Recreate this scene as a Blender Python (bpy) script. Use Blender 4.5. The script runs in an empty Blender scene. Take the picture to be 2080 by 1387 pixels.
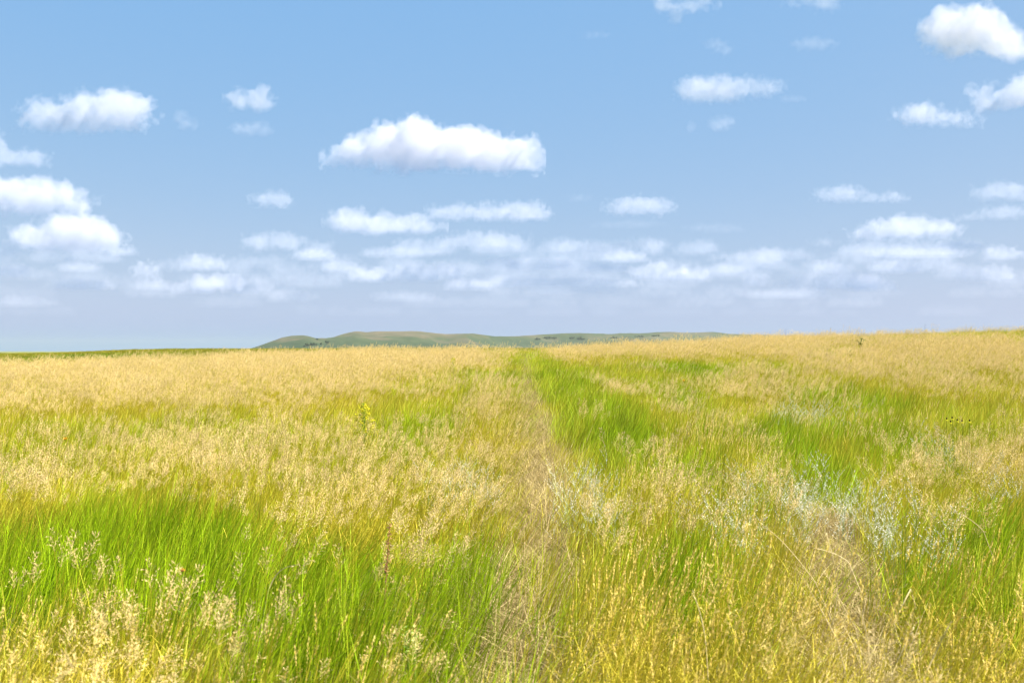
import bpy, math, random
import numpy as np
from math import radians as R

SC = bpy.context.scene
COL = SC.collection
rng = np.random.default_rng(7)
random.seed(7)

# ------------------------------------------------------------------ camera model (pixels of the 2080 x 1387 photograph)
F = 2041.0            # focal length in those pixels (about a 35 mm lens)
HOR = 712.0           # row of the true horizon
CAM = np.array([0.0, 0.0, 1.70])

SUN_EL, SUN_AZ = 55.0, 106.0     # azimuth clockwise from +Y (straight ahead)

# ------------------------------------------------------------------ noise
def _hash(ix, iy, iz, seed):
    h = (ix.astype(np.int64) * 374761393 + iy.astype(np.int64) * 668265263 + iz.astype(np.int64) * 2147483647 + seed * 1274126177) & 0xFFFFFFFF
    h = ((h ^ (h >> 13)) * 1274126177) & 0xFFFFFFFF
    h = (h ^ (h >> 16)) & 0xFFFFFF
    return h / float(0xFFFFFF)

def vnoise(x, y, z, seed=0):
    x, y, z = np.broadcast_arrays(x, y, z)
    fx, fy, fz = np.floor(x), np.floor(y), np.floor(z)
    tx, ty, tz = x - fx, y - fy, z - fz
    ix, iy, iz = fx.astype(np.int64), fy.astype(np.int64), fz.astype(np.int64)
    sx, sy, sz = [t * t * t * (t * (t * 6 - 15) + 10) for t in (tx, ty, tz)]
    def H(a, b, c): return _hash(ix + a, iy + b, iz + c, seed)
    x00 = H(0, 0, 0) * (1 - sx) + H(1, 0, 0) * sx
    x10 = H(0, 1, 0) * (1 - sx) + H(1, 1, 0) * sx
    x01 = H(0, 0, 1) * (1 - sx) + H(1, 0, 1) * sx
    x11 = H(0, 1, 1) * (1 - sx) + H(1, 1, 1) * sx
    return (x00 * (1 - sy) + x10 * sy) * (1 - sz) + (x01 * (1 - sy) + x11 * sy) * sz

def fbm(x, y, z=0.0, octs=4, seed=0, gain=.5):
    a, s, out, fr = 1.0, 0.0, 0.0, 1.0
    z = np.asarray(z, float)
    for o in range(octs):
        out = out + a * vnoise(np.asarray(x) * fr + 17.3 * o, np.asarray(y) * fr + 5.1 * o, z * fr + 9.7 * o, seed + o)
        s += a; a *= gain; fr *= 2.03
    return out / s

def sstep(a, b, x):
    t = np.clip((x - a) / (b - a), 0, 1)
    return t * t * (3 - 2 * t)

# ------------------------------------------------------------------ helpers
def link(o, col=None):
    (col or COL).objects.link(o)
    return o

def tag(o, label=None, cat=None, group=None, kind=None):
    if label: o['label'] = label
    if cat: o['category'] = cat
    if group: o['group'] = group
    if kind: o['kind'] = kind
    return o

def empty(name, loc):
    o = bpy.data.objects.new(name, None)
    o.empty_display_size = .2
    o.location = loc
    return link(o)

class MB:
    """collects triangles and quads with per-vertex attributes and links them as one mesh"""
    def __init__(s):
        s.v, s.f, s.h, s.r, s.m = [], [], [], [], []
    def quad(s, a, b, c, d, h=(0, 0, 0, 0), r=0., m=0):
        n = len(s.v); s.v += [a, b, c, d]; s.h += list(h); s.r += [r] * 4
        s.f.append((n, n + 1, n + 2, n + 3)); s.m.append(m)
    def tri(s, a, b, c, h=(0, 0, 0), r=0., m=0):
        n = len(s.v); s.v += [a, b, c]; s.h += list(h); s.r += [r] * 3
        s.f.append((n, n + 1, n + 2)); s.m.append(m)
    def ribbon(s, pts, wid, side, r=0., m=0, h0=0., h1=1.):
        n = len(s.v); k = len(pts)
        for i, (p, w) in enumerate(zip(pts, wid)):
            q = side * (w * .5)
            s.v += [tuple(p - q), tuple(p + q)]
            hh = h0 + (h1 - h0) * i / max(1, k - 1)
            s.h += [hh, hh]; s.r += [r, r]
        for i in range(k - 1):
            a = n + 2 * i
            s.f.append((a, a + 1, a + 3, a + 2)); s.m.append(m)
    def leaflet(s, p, d, side, L, W, r=0., m=0, h=1.):
        """pointed oval: four corners round the axis d"""
        d = np.asarray(d, float); side = np.asarray(side, float); p = np.asarray(p, float)
        a = p; b = p + d * L * .45 + side * W * .5; c = p + d * L; e = p + d * L * .45 - side * W * .5
        s.quad(tuple(a), tuple(b), tuple(c), tuple(e), (h, h, h, h), r, m)
    def tube(s, pts, rad, n=5, r=0., m=0, cap=True):
        pts = [np.asarray(p, float) for p in pts]
        base = len(s.v); k = len(pts)
        for i, p in enumerate(pts):
            t = pts[min(i + 1, k - 1)] - pts[max(i - 1, 0)]
            t = t / (np.linalg.norm(t) + 1e-9)
            u = np.cross(t, (0.31, .95, .05)); u /= np.linalg.norm(u) + 1e-9
            w = np.cross(t, u)
            for j in range(n):
                a = 2 * math.pi * j / n
                s.v.append(tuple(p + (u * math.cos(a) + w * math.sin(a)) * rad[i]))
                s.h.append(i / max(1, k - 1)); s.r.append(r)
        for i in range(k - 1):
            for j in range(n):
                s.f.append((base + i * n + j, base + i * n + (j + 1) % n, base + (i + 1) * n + (j + 1) % n, base + (i + 1) * n + j)); s.m.append(m)
        if cap:
            s.f.append(tuple(base + (k - 1) * n + j for j in range(n))); s.m.append(m)
    def ball(s, c, rx, ry, rz, r=0., m=0, nu=7, nv=5, jit=0.):
        c = np.asarray(c, float); base = len(s.v)
        for i in range(nv + 1):
            th = math.pi * i / nv
            for j in range(nu):
                a = 2 * math.pi * j / nu
                k = 1 + jit * (random.random() - .5)
                s.v.append((c[0] + rx * k * math.sin(th) * math.cos(a), c[1] + ry * k * math.sin(th) * math.sin(a), c[2] + rz * k * math.cos(th)))
                s.h.append(1 - i / nv); s.r.append(r)
        for i in range(nv):
            for j in range(nu):
                s.f.append((base + i * nu + j, base + (i + 1) * nu + j, base + (i + 1) * nu + (j + 1) % nu, base + i * nu + (j + 1) % nu)); s.m.append(m)
    def mesh(s, name, mats):
        me = bpy.data.meshes.new(name)
        me.from_pydata([tuple(map(float, q)) for q in s.v], [], s.f)
        a = me.attributes.new('hgt', 'FLOAT', 'POINT'); a.data.foreach_set('value', np.array(s.h, np.float32))
        a = me.attributes.new('rnd', 'FLOAT', 'POINT'); a.data.foreach_set('value', np.array(s.r, np.float32))
        for m in mats: me.materials.append(m)
        me.polygons.foreach_set('material_index', np.array(s.m, np.int32))
        me.update()
        return me
    def build(s, name, mats, parent=None, col=None, smooth=False):
        if not isinstance(mats, (list, tuple)): mats = [mats]
        me = s.mesh(name, mats)
        if smooth: me.polygons.foreach_set('use_smooth', np.ones(len(me.polygons), bool))
        o = bpy.data.objects.new(name, me)
        if parent is not None: o.parent = parent
        return link(o, col)

# ------------------------------------------------------------------ node helpers
def new_mat(name):
    m = bpy.data.materials.new(name); m.use_nodes = True
    nt = m.node_tree; nt.nodes.clear()
    return m, nt, nt.nodes, nt.links

def N(nt, t, **kw):
    n = nt.nodes.new(t)
    for k, v in kw.items():
        if k.startswith('i_'): n.inputs[int(k[2:]) if k[2:].isdigit() else k[2:]].default_value = v
        else: setattr(n, k, v)
    return n

def mixc(nt, fac, a, b, blend='MIX'):
    n = N(nt, 'ShaderNodeMix', data_type='RGBA', blend_type=blend)
    for sock, v in ((n.inputs['Factor'], fac), (n.inputs[6], a), (n.inputs[7], b)):
        if hasattr(v, 'is_output'): nt.links.new(v, sock)
        elif isinstance(v, (int, float)): sock.default_value = v
        else: sock.default_value = (*v, 1) if len(v) == 3 else v
    return n.outputs[2]

def math_n(nt, op, a, b=0., clamp=False):
    n = N(nt, 'ShaderNodeMath', operation=op, use_clamp=clamp)
    for i, v in enumerate((a, b)):
        if hasattr(v, 'is_output'): nt.links.new(v, n.inputs[i])
        else: n.inputs[i].default_value = v
    return n.outputs[0]

def attr(nt, name, inst=False):
    n = N(nt, 'ShaderNodeAttribute', attribute_name=name)
    if inst: n.attribute_type = 'INSTANCER'
    return n

def plant_surface(nt, col, trans=.35, rough=.55, spec=.25):
    """diffuse + thin translucent blade"""
    p = N(nt, 'ShaderNodeBsdfPrincipled')
    nt.links.new(col, p.inputs['Base Color'])
    p.inputs['Roughness'].default_value = rough
    p.inputs['Specular IOR Level'].default_value = spec * .5
    t = N(nt, 'ShaderNodeBsdfTranslucent'); nt.links.new(col, t.inputs['Color'])
    mx = N(nt, 'ShaderNodeMixShader'); mx.inputs[0].default_value = trans
    nt.links.new(p.outputs[0], mx.inputs[1]); nt.links.new(t.outputs[0], mx.inputs[2])
    o = N(nt, 'ShaderNodeOutputMaterial'); nt.links.new(mx.outputs[0], o.inputs['Surface'])

# ------------------------------------------------------------------ materials
def mat_blade(name, dry, dry2, green, green2):
    """leaf blades: each tuft carries its own greenness (gmix), each blade its own shade (rnd)"""
    m, nt, ns, ls = new_mat(name)
    g = attr(nt, 'gmix', True).outputs['Fac']; t = attr(nt, 'tint', True).outputs['Fac']
    r = attr(nt, 'rnd').outputs['Fac']
    d = mixc(nt, r, dry, dry2)
    gr = mixc(nt, r, green, green2)
    # a blade is green or dry mostly as its tuft is
    fac = math_n(nt, 'ADD', g, math_n(nt, 'MULTIPLY', math_n(nt, 'SUBTRACT', r, .5), .75), True)
    c = mixc(nt, fac, d, gr)
    v = math_n(nt, 'ADD', math_n(nt, 'MULTIPLY', t, .5), .75)
    hs = N(nt, 'ShaderNodeHueSaturation'); ls.new(c, hs.inputs['Color']); ls.new(v, hs.inputs['Value'])
    plant_surface(nt, hs.outputs[0], .24)
    return m

def mat_simple(name, c1, c2, trans=.25, rough=.6, spec=.2, inst=True):
    m, nt, ns, ls = new_mat(name)
    r = attr(nt, 'rnd').outputs['Fac']
    c = mixc(nt, r, c1, c2)
    if inst:
        t = attr(nt, 'tint', True).outputs['Fac']
        v = math_n(nt, 'ADD', math_n(nt, 'MULTIPLY', t, .4), .8)
        hs = N(nt, 'ShaderNodeHueSaturation'); ls.new(c, hs.inputs['Color']); ls.new(v, hs.inputs['Value'])
        c = hs.outputs[0]
    plant_surface(nt, c, trans, rough, spec)
    return m

def mat_stalk(name):
    """stalks and seed heads: gmix runs from pale tan (0) to deep gold (1)"""
    m, nt, ns, ls = new_mat(name)
    g = attr(nt, 'gmix', True).outputs['Fac']; t = attr(nt, 'tint', True).outputs['Fac']
    r = attr(nt, 'rnd').outputs['Fac']
    tan = mixc(nt, r, (.54, .40, .155), (.67, .535, .26))
    gold = mixc(nt, r, (.62, .44, .05), (.75, .59, .13))
    c = mixc(nt, g, tan, gold)
    v = math_n(nt, 'ADD', math_n(nt, 'MULTIPLY', t, .4), .8)
    hs = N(nt, 'ShaderNodeHueSaturation'); ls.new(c, hs.inputs['Color']); ls.new(v, hs.inputs['Value'])
    plant_surface(nt, hs.outputs[0], .22, .6, .2)
    return m

M = {}
M['leaf'] = mat_blade('grass_blade', (.44, .36, .020), (.62, .51, .07), (.085, .225, .001), (.34, .49, .005))
M['stalk'] = mat_stalk('grass_stalk')
M['stem'] = mat_simple('grass_stem', (.44, .38, .015), (.58, .48, .06))
M['laid'] = mat_simple('trampled_straw', (.25, .19, .07), (.52, .42, .19))
M['silver'] = mat_simple('silver_leaf', (.58, .56, .45), (.85, .81, .70), .2, .8, .05)
M['sprig_stem'] = mat_simple('sprig_stem', (.20, .26, .08), (.26, .32, .12))
M['yellow'] = mat_simple('yellow_petal', (.50, .45, .02), (.66, .61, .03), .3, inst=False)
M['yleaf'] = mat_simple('weed_leaf', (.14, .24, .02), (.24, .34, .03), .3, inst=False)
M['dleaf'] = mat_simple('dark_weed_leaf', (.05, .11, .015), (.09, .17, .02), .3, inst=False)
M['pleaf'] = mat_simple('pale_leaf', (.20, .36, .04), (.42, .52, .14), .25, inst=False)
M['cone'] = mat_simple('dark_cone', (.018, .008, .006), (.03, .014, .01), 0., .8, inst=False)
M['orange'] = mat_simple('orange_petal', (.62, .34, .02), (.74, .46, .03), .25, inst=False)
M['dock'] = mat_simple('dock_seed', (.26, .12, .05), (.40, .22, .11), .1, .8, inst=False)
M['dstem'] = mat_simple('dark_stem', (.10, .08, .04), (.16, .13, .06), 0., .8, inst=False)
M['treeleaf'] = mat_simple('tree_leaf', (.010, .026, .012), (.025, .05, .02), .1, inst=False)
M['bark'] = mat_simple('bark', (.07, .055, .04), (.10, .08, .06), 0., .9, inst=False)
M['feather'] = mat_simple('dark_feather', (.02, .02, .022), (.03, .03, .03), 0., .7, inst=False)

# ------------------------------------------------------------------ terrain
_cx = np.array([-60, -45, -31.6, -24.4, -20, -15.8, -7.9, 0, 7.9, 14, 20, 31.6, 45, 70])
_cz = np.array([-.25, .0, .30, .58, .76, .90, 1.12, 1.20, 1.52, 1.89, 2.10, 2.50, 2.85, 3.2])
YC = 62.0

def crest(x):
    # smooth the table a little so that no kink shows in the skyline
    return sum(np.interp(x + d, _cx, _cz) * w for d, w in ((-5, .2), (-2.5, .2), (0, .2), (2.5, .2), (5, .2)))

def H(x, y):
    x = np.asarray(x, float); y = np.asarray(y, float)
    c = crest(x)
    t = y / YC
    near = c * np.where(t < 0, t * .25, sstep(0, 1, t))
    dy = np.maximum(y - YC, 0)
    fall = np.where(dy < 50, .0009 * dy * dy, .0009 * 2500 + .09 * (dy - 50))
    z = near - fall
    bump = .05 * (fbm(x * .22, y * .22, 0, 3, 31) - .5) * 2 + .02 * (fbm(x * .9, y * .9, 0, 2, 35) - .5) * 2
    z = z + bump * sstep(0, 4, np.abs(y) + np.abs(x)) * (1 - sstep(50, 66, y) * .6)
    far = -6.0 + 1.2 * (fbm(x * .004, y * .004, 0, 3, 41) - .5)
    ridge = np.interp(x, [-400, -135, -117, -98, -83, -72, -20, 60, 200], [.3, .4, .65, 1.5, 1.68, 1.62, 1.7, 1.9, 1.9])
    far = far + (ridge + 6.2) * np.exp(-((y - 265) / 75) ** 2)
    lowhill = 3.2 * np.exp(-((y - 2500) / 500) ** 2) * sstep(-500, -900, x)
    far = far + lowhill
    k = 6.0
    m = np.maximum(z, far)                  # smooth union of the near rise and the far land
    d = np.abs(z - far)
    z = m + np.where(d < 1.5, (1.5 - d) ** 2 / 6.0, 0) * sstep(YC + 5, YC + 40, y)
    return z

def ray(px, py):
    return np.array([(px - 1040.0) / F, 1.0, (HOR - py) / F])

def at(px, py, h=.5):
    """point of the field whose canopy (h above ground) is met along a line of sight"""
    d = ray(px, py)
    s = np.concatenate([np.linspace(2.0, 30, 600), np.linspace(30.05, 120, 900)])
    P = CAM + s[:, None] * d
    g = P[:, 2] - (H(P[:, 0], P[:, 1]) + h)
    i = np.where(g < 0)[0]
    j = i[0] if len(i) else int(np.argmin(np.abs(g)))
    return P[j, 0], P[j, 1]

# ------------------------------------------------------------------ ground
def grid_mesh(name, X, Y, Z, mat, smooth=True):
    ny, nx = X.shape
    v = np.stack([X, Y, Z], -1).reshape(-1, 3)
    i = np.arange(ny * nx).reshape(ny, nx)
    f = np.stack([i[:-1, :-1], i[:-1, 1:], i[1:, 1:], i[1:, :-1]], -1).reshape(-1, 4)
    me = bpy.data.meshes.new(name)
    me.from_pydata(v.tolist(), [], f.tolist())
    me.polygons.foreach_set('use_smooth', np.ones(len(me.polygons), bool))
    me.materials.append(mat); me.update()
    return link(bpy.data.objects.new(name, me))

def mat_ground():
    m, nt, ns, ls = new_mat('prairie_soil')
    geo = N(nt, 'ShaderNodeNewGeometry')
    sep = N(nt, 'ShaderNodeSeparateXYZ'); ls.new(geo.outputs['Position'], sep.inputs[0])
    n1 = N(nt, 'ShaderNodeTexNoise'); ls.new(geo.outputs['Position'], n1.inputs['Vector'])
    n1.inputs['Scale'].default_value = 3.0; n1.inputs['Detail'].default_value = 6
    near = mixc(nt, n1.outputs['Fac'], (.11, .085, .03), (.22, .18, .06))
    mp = N(nt, 'ShaderNodeMapping'); mp.inputs['Scale'].default_value = (.012, .05, .05)
    ls.new(geo.outputs['Position'], mp.inputs['Vector'])
    n2 = N(nt, 'ShaderNodeTexNoise'); ls.new(mp.outputs[0], n2.inputs['Vector']); n2.inputs['Scale'].default_value = 1.0; n2.inputs['Detail'].default_value = 5
    rp = N(nt, 'ShaderNodeValToRGB'); ls.new(n2.outputs['Fac'], rp.inputs[0])
    e = rp.color_ramp.elements
    e[0].position = .35; e[0].color = (.080, .105, .018, 1)
    e[1].position = .62; e[1].color = (.14, .135, .03, 1)
    n3 = N(nt, 'ShaderNodeTexNoise'); ls.new(geo.outputs['Position'], n3.inputs['Vector']); n3.inputs['Scale'].default_value = .8; n3.inputs['Detail'].default_value = 6
    farc = mixc(nt, n3.outputs['Fac'], rp.outputs[0], (.16, .17, .035))
    mr = N(nt, 'ShaderNodeMapRange'); ls.new(sep.outputs['Y'], mr.inputs[0]); mr.inputs[1].default_value = 75; mr.inputs[2].default_value = 110
    c = mixc(nt, mr.outputs[0], near, farc)
    p = N(nt, 'ShaderNodeBsdfPrincipled'); ls.new(c, p.inputs['Base Color']); p.inputs['Roughness'].default_value = .95
    p.inputs['Specular IOR Level'].default_value = .1
    b = N(nt, 'ShaderNodeBump'); b.inputs['Strength'].default_value = .5; b.inputs['Distance'].default_value = .05
    ls.new(n1.outputs['Fac'], b.inputs['Height']); ls.new(b.outputs[0], p.inputs['Normal'])
    o = N(nt, 'ShaderNodeOutputMaterial'); ls.new(p.outputs[0], o.inputs['Surface'])
    return m

ys = np.concatenate([np.arange(-60, 0, 3.0), np.arange(0, 130, .7), np.arange(130, 420, 6), np.geomspace(420, 8500, 50)])
xs = np.concatenate([-np.geomspace(6500, 60, 40)[:-1], np.arange(-60, 60.1, 1.0), np.geomspace(60, 6500, 40)[1:]])
X, Y = np.meshgrid(xs, ys)
ground = grid_mesh('ground', X, Y, H(X, Y), mat_ground())
tag(ground, kind='structure')

# ------------------------------------------------------------------ hills
HP = [(470, 718), (498, 712), (510, 707.5), (525, 703), (555, 692), (572, 686), (592, 682), (615, 681), (625, 682.3), (642, 687), (662, 688), (680, 684), (697, 678),
      (720, 673.3), (730, 673), (745, 674.5), (762, 673), (805, 673), (837, 672.5), (855, 673), (875, 675.5), (905, 678.5), (930, 678), (960, 677.5),
      (980, 680), (1005, 683), (1042, 683), (1080, 681), (1105, 679), (1140, 677.5), (1180, 676.7), (1205, 678), (1242, 678.5), (1267, 677),
      (1317, 676.5), (1337, 675), (1380, 675), (1417, 675.5), (1450, 674), (1467, 676), (1480, 678), (1530, 679.5), (1700, 684), (1900, 690), (2200, 706)]
def hill_dist(px): return np.interp(px, [470, 640, 700, 950, 1050, 1500, 2200], [2900, 2950, 3150, 3300, 3900, 4300, 4500])
HILL_BASE = -9.0

def mat_hill():
    m, nt, ns, ls = new_mat('hill_grassland')
    geo = N(nt, 'ShaderNodeNewGeometry')
    mp = N(nt, 'ShaderNodeMapping'); mp.inputs['Scale'].default_value = (.004, .004, .012); ls.new(geo.outputs['Position'], mp.inputs['Vector'])
    n = N(nt, 'ShaderNodeTexNoise'); ls.new(mp.outputs[0], n.inputs['Vector']); n.inputs['Scale'].default_value = 1.; n.inputs['Detail'].default_value = 9; n.inputs['Roughness'].default_value = .68
    a = attr(nt, 'top').outputs['Fac']
    # pasture green low down, cured tan grass on the tops and spurs
    f = math_n(nt, 'ADD', math_n(nt, 'MULTIPLY', math_n(nt, 'SUBTRACT', n.outputs['Fac'], .5), 3.6), math_n(nt, 'MULTIPLY', a, .58))
    rp = N(nt, 'ShaderNodeValToRGB'); ls.new(f, rp.inputs[0])
    e = rp.color_ramp.elements
    e[0].position = .0; e[0].color = (.022, .038, .016, 1)
    e[1].position = .95; e[1].color = (.100, .082, .050, 1)
    x = e.new(.35); x.color = (.036, .052, .022, 1)
    x = e.new(.62); x.color = (.064, .062, .033, 1)
    p = N(nt, 'ShaderNodeBsdfPrincipled'); ls.new(rp.outputs[0], p.inputs['Base Color']); p.inputs['Roughness'].default_value = .95; p.inputs['Specular IOR Level'].default_value = .1
    o = N(nt, 'ShaderNodeOutputMaterial'); ls.new(p.outputs[0], o.inputs['Surface'])
    return m

hu = np.arange(470, 2201, 3.0)
hv = np.concatenate([np.linspace(-1, 0, 46), np.linspace(.04, 1, 16)])
U, V = np.meshgrid(hu, hv)
Dr = hill_dist(U)
row = np.interp(U, [p[0] for p in HP], [p[1] for p in HP])
row = row + .35 * (fbm(U * .07, U * 0, 0, 3, 77) - .5) * 2
Zr = CAM[2] + (HOR - row) / F * Dr
DEP = 620.0
Yh = Dr + V * DEP
Xh = (U - 1040) / F * Yh
prof = np.where(V < 0, sstep(-1, 0, V) ** .8 * .55 + (1 + V).clip(0, 1) * .45, 1 - sstep(0, 1, V))
gul = fbm(Xh * .006, Yh * .0032, 0, 4, 51) - .5
sp = fbm(Xh * .0022 + 3, Yh * .0012, 0, 3, 55) - .5
env = np.clip(-V * 3.5, 0, 1) * np.clip((1 + V) * 4, 0, 1) * (V < 0)
Zh = HILL_BASE + (Zr - HILL_BASE) * np.clip(prof + env * (.85 * gul + .75 * sp), 0, .985 + .015 * (1 - env))
hills = grid_mesh('hills', Xh, Yh, Zh, mat_hill())
tp = (np.clip((Zh - HILL_BASE) / (Zr - HILL_BASE + .1), 0, 1) * np.clip((Zr - HILL_BASE) / 45, 0, 1)).ravel().astype(np.float32)
a_ = hills.data.attributes.new('top', 'FLOAT', 'POINT'); a_.data.foreach_set('value', tp)
tag(hills, kind='structure')

def hill_at(px, py):
    """front slope point of the hills along a line of sight"""
    j = int(np.argmin(np.abs(hu - px)))
    rows = HOR - (Zh[:, j] - CAM[2]) / Yh[:, j] * F
    fr = hv <= 0
    i = int(np.argmin(np.abs(rows[fr] - py)))
    s = Yh[i, j] / F
    return (px - 1040) * s, Yh[i, j], Zh[i, j]

# trees at the foot of the hill, each with a trunk and an open crown of leaf clumps
def leafy_crown(mb, c, w, h, n, size):
    lob = [(random.uniform(-.5, .5) * w * .6, random.uniform(-.5, .5) * w * .6, random.uniform(.15, .75) * h, random.uniform(.25, .45) * w) for _ in range(6)]
    for k in range(n):
        l = random.choice(lob)
        d = np.random.default_rng(random.randrange(1 << 30)).normal(size=3); d /= np.linalg.norm(d)
        rr = l[3] * random.uniform(.55, 1.05)
        p = np.array([c[0] + l[0] + d[0] * rr, c[1] + l[1] + d[1] * rr, c[2] + l[2] + d[2] * rr * .8])
        q = np.cross(d, (random.random(), random.random(), random.random())); q /= np.linalg.norm(q) + 1e-6
        s_ = np.cross(d, q)
        r = random.random(); z = size * random.uniform(.6, 1.2)
        mb.quad(tuple(p - q * z), tuple(p + s_ * z * .6), tuple(p + q * z), tuple(p - s_ * z * .6), (.5,) * 4, r)

def tree(px, py, w, h, label, group):
    x, y, z = hill_at(px, py)
    o = empty('tree', (x, y, z - .3))
    tag(o, label, 'tree', group)
    t = MB(); t.tube([(0, 0, 0), (.1, 0, h * .25), (.2, .1, h * .55)], [.35, .28, .12], 6, .5); 
    for k in range(4):
        a = k * 1.6 + random.random(); t.tube([(.1, 0, h * .3), (math.cos(a) * w * .25, math.sin(a) * w * .25, h * .6)], [.14, .05], 5, .5)
    t.build('trunk', M['bark'], o)
    c = MB(); leafy_crown(c, (0, 0, h * .18), w, h * .9, 420, .75); c.build('crown', M['treeleaf'], o)
    return o

for px, py, w, h in [(618.5, 703.2, 5, 4.5), (621.5, 703, 7, 7), (624.5, 702.6, 6, 5.5), (628, 702.4, 7, 6.5), (631.5, 702, 8, 7.5), (635, 701.4, 6, 5.5), (638, 701.2, 6.5, 6)]:
    tree(px, py, w, h, 'dark rounded tree crowded into the left clump of the tree row at the hill foot', 'trees in the row at the hill foot')
tree(642.5, 701, 4.5, 4, 'small thin tree in the gap right of the left clump of the tree row', 'trees in the row at the hill foot')
tree(652.5, 700.4, 6.5, 6, 'small dark tree ending the right side of the tree row at the hill foot', 'trees in the row at the hill foot')
tree(662, 698.8, 9, 9, 'large dark tree, left one of the touching pair below the saddle', 'pair of trees below the saddle')
tree(666.5, 698.8, 9, 8.5, 'large dark tree, right one of the touching pair below the saddle', 'pair of trees below the saddle')
tree(644.5, 690.6, 7, 5, 'lone dark tree high on the slope just left of the saddle', None)

# brush filling the draws of the farther hills: nobody could count it
wb = MB()
for px, py, sx, sy, n in [(1091, 689.6, 4, 1.6, 16), (1112, 687.2, 8, 1.6, 34), (1125, 687.6, 6, 1.4, 22), (1161, 687.2, 5, 1.6, 24), (1180, 688.8, 6, 1.6, 28), (1247, 687, 6, 1.0, 16),
                          (1330, 683, 9, 1.2, 16), (1300, 684, 8, 1, 10)]:
    for k in range(n):
        x, y, z = hill_at(px + random.gauss(0, .5) * sx, py + random.gauss(0, .5) * sy)
        leafy_crown(wb, (x + random.uniform(-4, 4), y + random.uniform(-9, 9), z - .5), random.uniform(5, 9), random.uniform(3, 6), 46, 1.5)
brush = wb.build('brush', M['treeleaf'])
tag(brush, 'dark bluish brush filling the draws on the slopes of the distant hills', 'brush', kind='stuff')

# ------------------------------------------------------------------ what grows where: ellipses of ground, noise between them
class Patches:
    def __init__(s, lst, h=.5, hn=None):
        s.e = []
        for px, py, rx, ry, amp in lst:
            x, y = at(px, py, h)
            _, y0 = at(px, py - ry, h); _, y1 = at(px, py + ry, hn or h); y = (y0 + y1) * .5; x = (px - 1040) / F * y
            s.e.append((x, y, rx * y / F, max((y0 - y1) * .5, .25), amp))
    def __call__(s, x, y):
        w = .9
        nx = x + w * (fbm(x * .55, y * .35, 0, 3, 61) - .5) * 2 * np.clip(y / 14, .4, 1.5)
        ny = y + 1.6 * w * (fbm(x * .5, y * .3, 4, 3, 62) - .5) * 2 * np.clip(y / 14, .4, 1.6)
        out = np.zeros_like(x)
        for cx, cy, rx, ry, amp in s.e:
            d = np.sqrt(((nx - cx) / rx) ** 2 + ((ny - cy) / ry) ** 2)
            f = 1 - sstep(.55, 1.15, d)
            if amp > 0: out = np.maximum(out, f * amp)
            else: out = out * (1 - f) + f * np.minimum(out, 1 + amp) 
        return out

# px, py, half width, half height, greenness
GREEN = Patches([
    (160, 1055, 320, 85, 1.), (420, 1115, 290, 100, 1.), (640, 1140, 280, 115, 1.), (860, 1140, 180, 125, 1.), (760, 1290, 220, 80, .85), (520, 1290, 200, 70, .6),
    (900, 1250, 90, 110, .9), (950, 1090, 90, 45, .85), (100, 1000, 120, 30, .9),
    (1340, 1110, 110, 75, 1.), (1280, 1020, 90, 30, .55), (1420, 1060, 60, 50, .7), (1700, 1100, 60, 50, .7), (1850, 1075, 120, 45, .9), (2010, 1040, 110, 65, .95), (1960, 1100, 120, 25, .8),
    (1120, 770, 45, 28, .8), (1180, 760, 70, 25, .75), (1200, 815, 80, 34, .85), (1290, 855, 110, 40, .85), (1130, 733, 40, 10, .65), (1090, 716, 30, 7, .6), (1240, 880, 90, 30, .7), (1380, 880, 120, 35, .9), (1520, 865, 100, 30, .9),
    (1700, 850, 160, 28, .85), (1760, 880, 130, 22, .7), (1660, 785, 80, 16, .95), (1640, 920, 80, 22, .8), (1900, 800, 160, 20, .42), (1960, 830, 70, 24, .5), (1800, 820, 160, 18, .5),
    (1385, 737, 75, 10, .9), (1390, 785, 60, 20, .85), (1440, 765, 50, 12, .7), (1340, 760, 60, 12, .55), (1480, 730, 90, 8, .5), (1850, 684, 50, 4, .75),
    (350, 838, 150, 24, .55), (90, 870, 110, 36, .6), (10, 845, 70, 28, .55), (880, 843, 90, 26, .78), (500, 772, 90, 8, .35), (400, 790, 70, 8, .3), (600, 900, 160, 22, .38), (420, 910, 90, 20, .38), (760, 890, 120, 25, .5),
    (985, 757, 45, 7, .8), (880, 755, 60, 8, .5), (820, 719, 50, 6, .6), (1065, 722, 22, 12, .8), (1065, 760, 18, 40, .65), (1085, 830, 40, 35, .6), (1250, 715, 80, 8, .45), (1030, 718, 40, 8, .5),
    (150, 716, 160, 3, .5), (1560, 900, 90, 26, .6), (1480, 920, 80, 30, .5), (1850, 920, 110, 40, .25), (50, 1285, 270, 115, -.8), (420, 1390, 300, 40, -.5)], .45, .70)
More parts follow.
